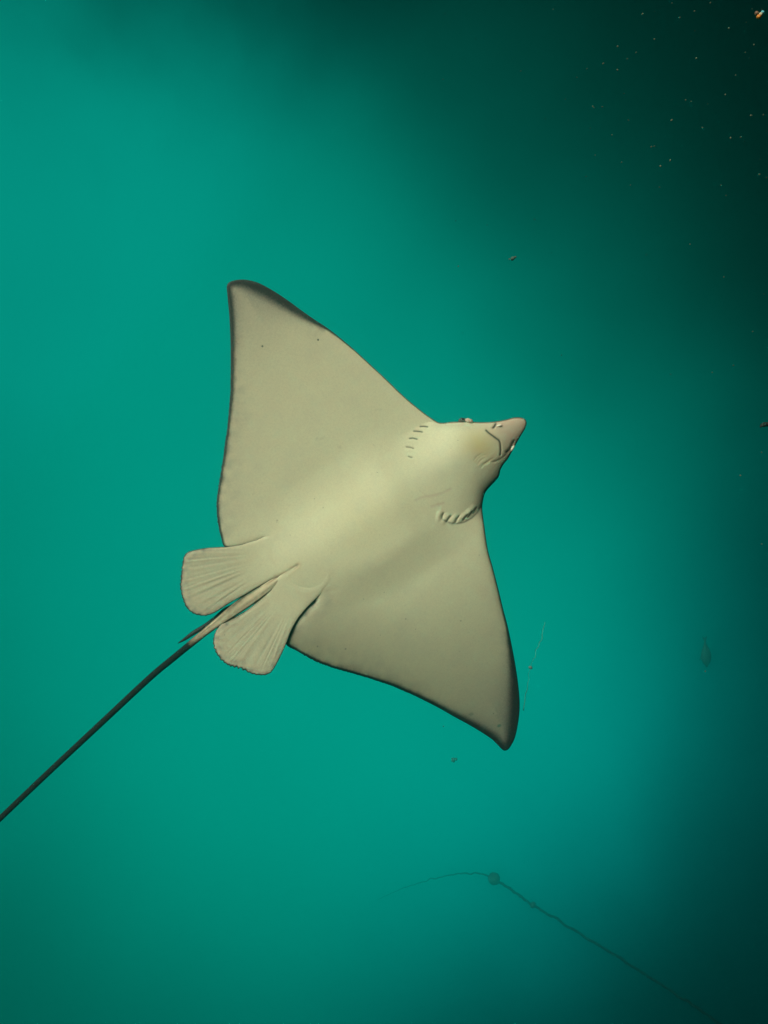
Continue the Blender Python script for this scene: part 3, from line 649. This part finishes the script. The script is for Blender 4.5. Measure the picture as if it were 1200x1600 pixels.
for i in range(30):
    a, b = 1200 - 620 * random.random()**1.5, 560 * random.random()**1.3
    specks.append((a, b, random.uniform(0.9, 1.9)))
V, Fc = [], []
phi = (1 + 5**.5) / 2
IV = [Vector(q).normalized() for q in ((-1,phi,0),(1,phi,0),(-1,-phi,0),(1,-phi,0),(0,-1,phi),(0,1,phi),(0,-1,-phi),(0,1,-phi),(phi,0,-1),(phi,0,1),(-phi,0,-1),(-phi,0,1))]
IF = [(0,11,5),(0,5,1),(0,1,7),(0,7,10),(0,10,11),(1,5,9),(5,11,4),(11,10,2),(10,7,6),(7,1,8),(3,9,4),(3,4,2),(3,2,6),(3,6,8),(3,8,9),(4,9,5),(2,4,11),(6,2,10),(8,6,7),(9,8,1)]
def fleck(V, Fc, c, r, stretch, seed):
    o = len(V); ax = Vector((random.uniform(-1, 1), random.uniform(-1, 1), random.uniform(-.4, .4))).normalized()
    for q in IV:
        f = r * (0.75 + 0.6 * random.random()); w = q * f; w += ax * w.dot(ax) * stretch; V.append(c + w)
    Fc.extend((a + o, b + o, c_ + o) for a, b, c_ in IF)
for a, b, s_ in specks:
    dd = random.uniform(0.65, 1.15); fleck(V, Fc, W(at(a, b, dd)), s_ * 0.36 * 2 * dd * TANV / 1600, random.uniform(0, 1.1), 0)
snow = obj('marine_snow', V, Fc, SPECK, None); snow['kind'] = 'stuff'; snow['label'] = 'pale specks drifting in the dark water of the upper right'
# the big bright particle in the corner and the brown one above the ray's nose
pc = W(at(1186.5, 23, 0.7)); PXP = 2 * 0.7 * TANV / 1600
pt = thing('plankton', pc, 'bright orange and pale blue plankton speck in the dark upper right corner', 'plankton')
for nm, col, off, rad in (('orange_lobe', (0.55, 0.17, 0.02), (-1.2, -3.2), 3.4), ('pale_lobe', (0.42, 0.36, 0.22), (1.8, 0.4), 3.0), ('blue_lobe', (0.10, 0.38, 0.42), (5.0, 3.8), 2.6), ('brown_lobe', (0.16, 0.09, 0.05), (-4.4, 2.2), 3.2)):
    wball(pc + W((off[0] * PXP, off[1] * PXP, 0)), rad * PXP, pc, nm, plain(nm, col, 0.5, 0.3, 1500), pt, 12, 8, 0.35)
bc = W(at(801, 404, 1.3)); br = thing('drifting_fleck', bc, 'dull brown fleck drifting in water above the snout', 'debris')
for k, (dx, dy, rr) in enumerate(((0, 0, 3.4), (-5, -1, 1.6), (4, 2, 2.0))):
    wball(bc + W((dx * PX * .8, dy * PX * .8, 0)), rr * PX * .8, bc, 'clump', plain('brown_clump', (0.05, 0.10, 0.075), 0.9, 0.3, 400), br, 10, 7, 0.6, (1, .7, .8))
gc = W(at(708, 1187.5, 9)); gb = thing('drifting_crumb', gc, 'small dark crumb hanging in water below the lower wing tip', 'debris')
for dx, dy, rr in ((0, 0, 3.4), (4.5, 1.2, 2.0)):
    k = 2 * 9 * TANV / 1600; wball(gc + W((dx * k, dy * k, 0)), rr * k, gc, 'clump', plain('dark_clump', (0.02, 0.10, 0.085), 0.9, 0.3, 100), gb, 10, 7, 0.5)

# ------------------------------------------------------------------ the water itself: even, forward scattering
hz, hn, hl, hb_ = new_mat('water_volume'); hn.remove(hb_)
pv = hn.new('ShaderNodeVolumePrincipled'); hl.new(pv.outputs[0], hn['Material Output'].inputs['Volume'])
pv.inputs['Color'].default_value = (0.12, 0.985, 0.95, 1); pv.inputs['Density'].default_value = 0.06; pv.inputs['Anisotropy'].default_value = 0.985
bx = (-32, -32, -30, 32, 32, 1.4)
HV = [(bx[i], bx[1 + j] if False else (bx[1] if j == 0 else bx[4]), bx[2] if k == 0 else bx[5]) for i in (0, 3) for j in (0, 1) for k in (0, 1)]
HF = [(0, 1, 3, 2), (4, 6, 7, 5), (0, 4, 5, 1), (2, 3, 7, 6), (0, 2, 6, 4), (1, 5, 7, 3)]
haze = obj('haze', HV, HF, hz, None, smooth=False); haze['kind'] = 'stuff'; haze['label'] = 'clear green sea water filling the whole scene'
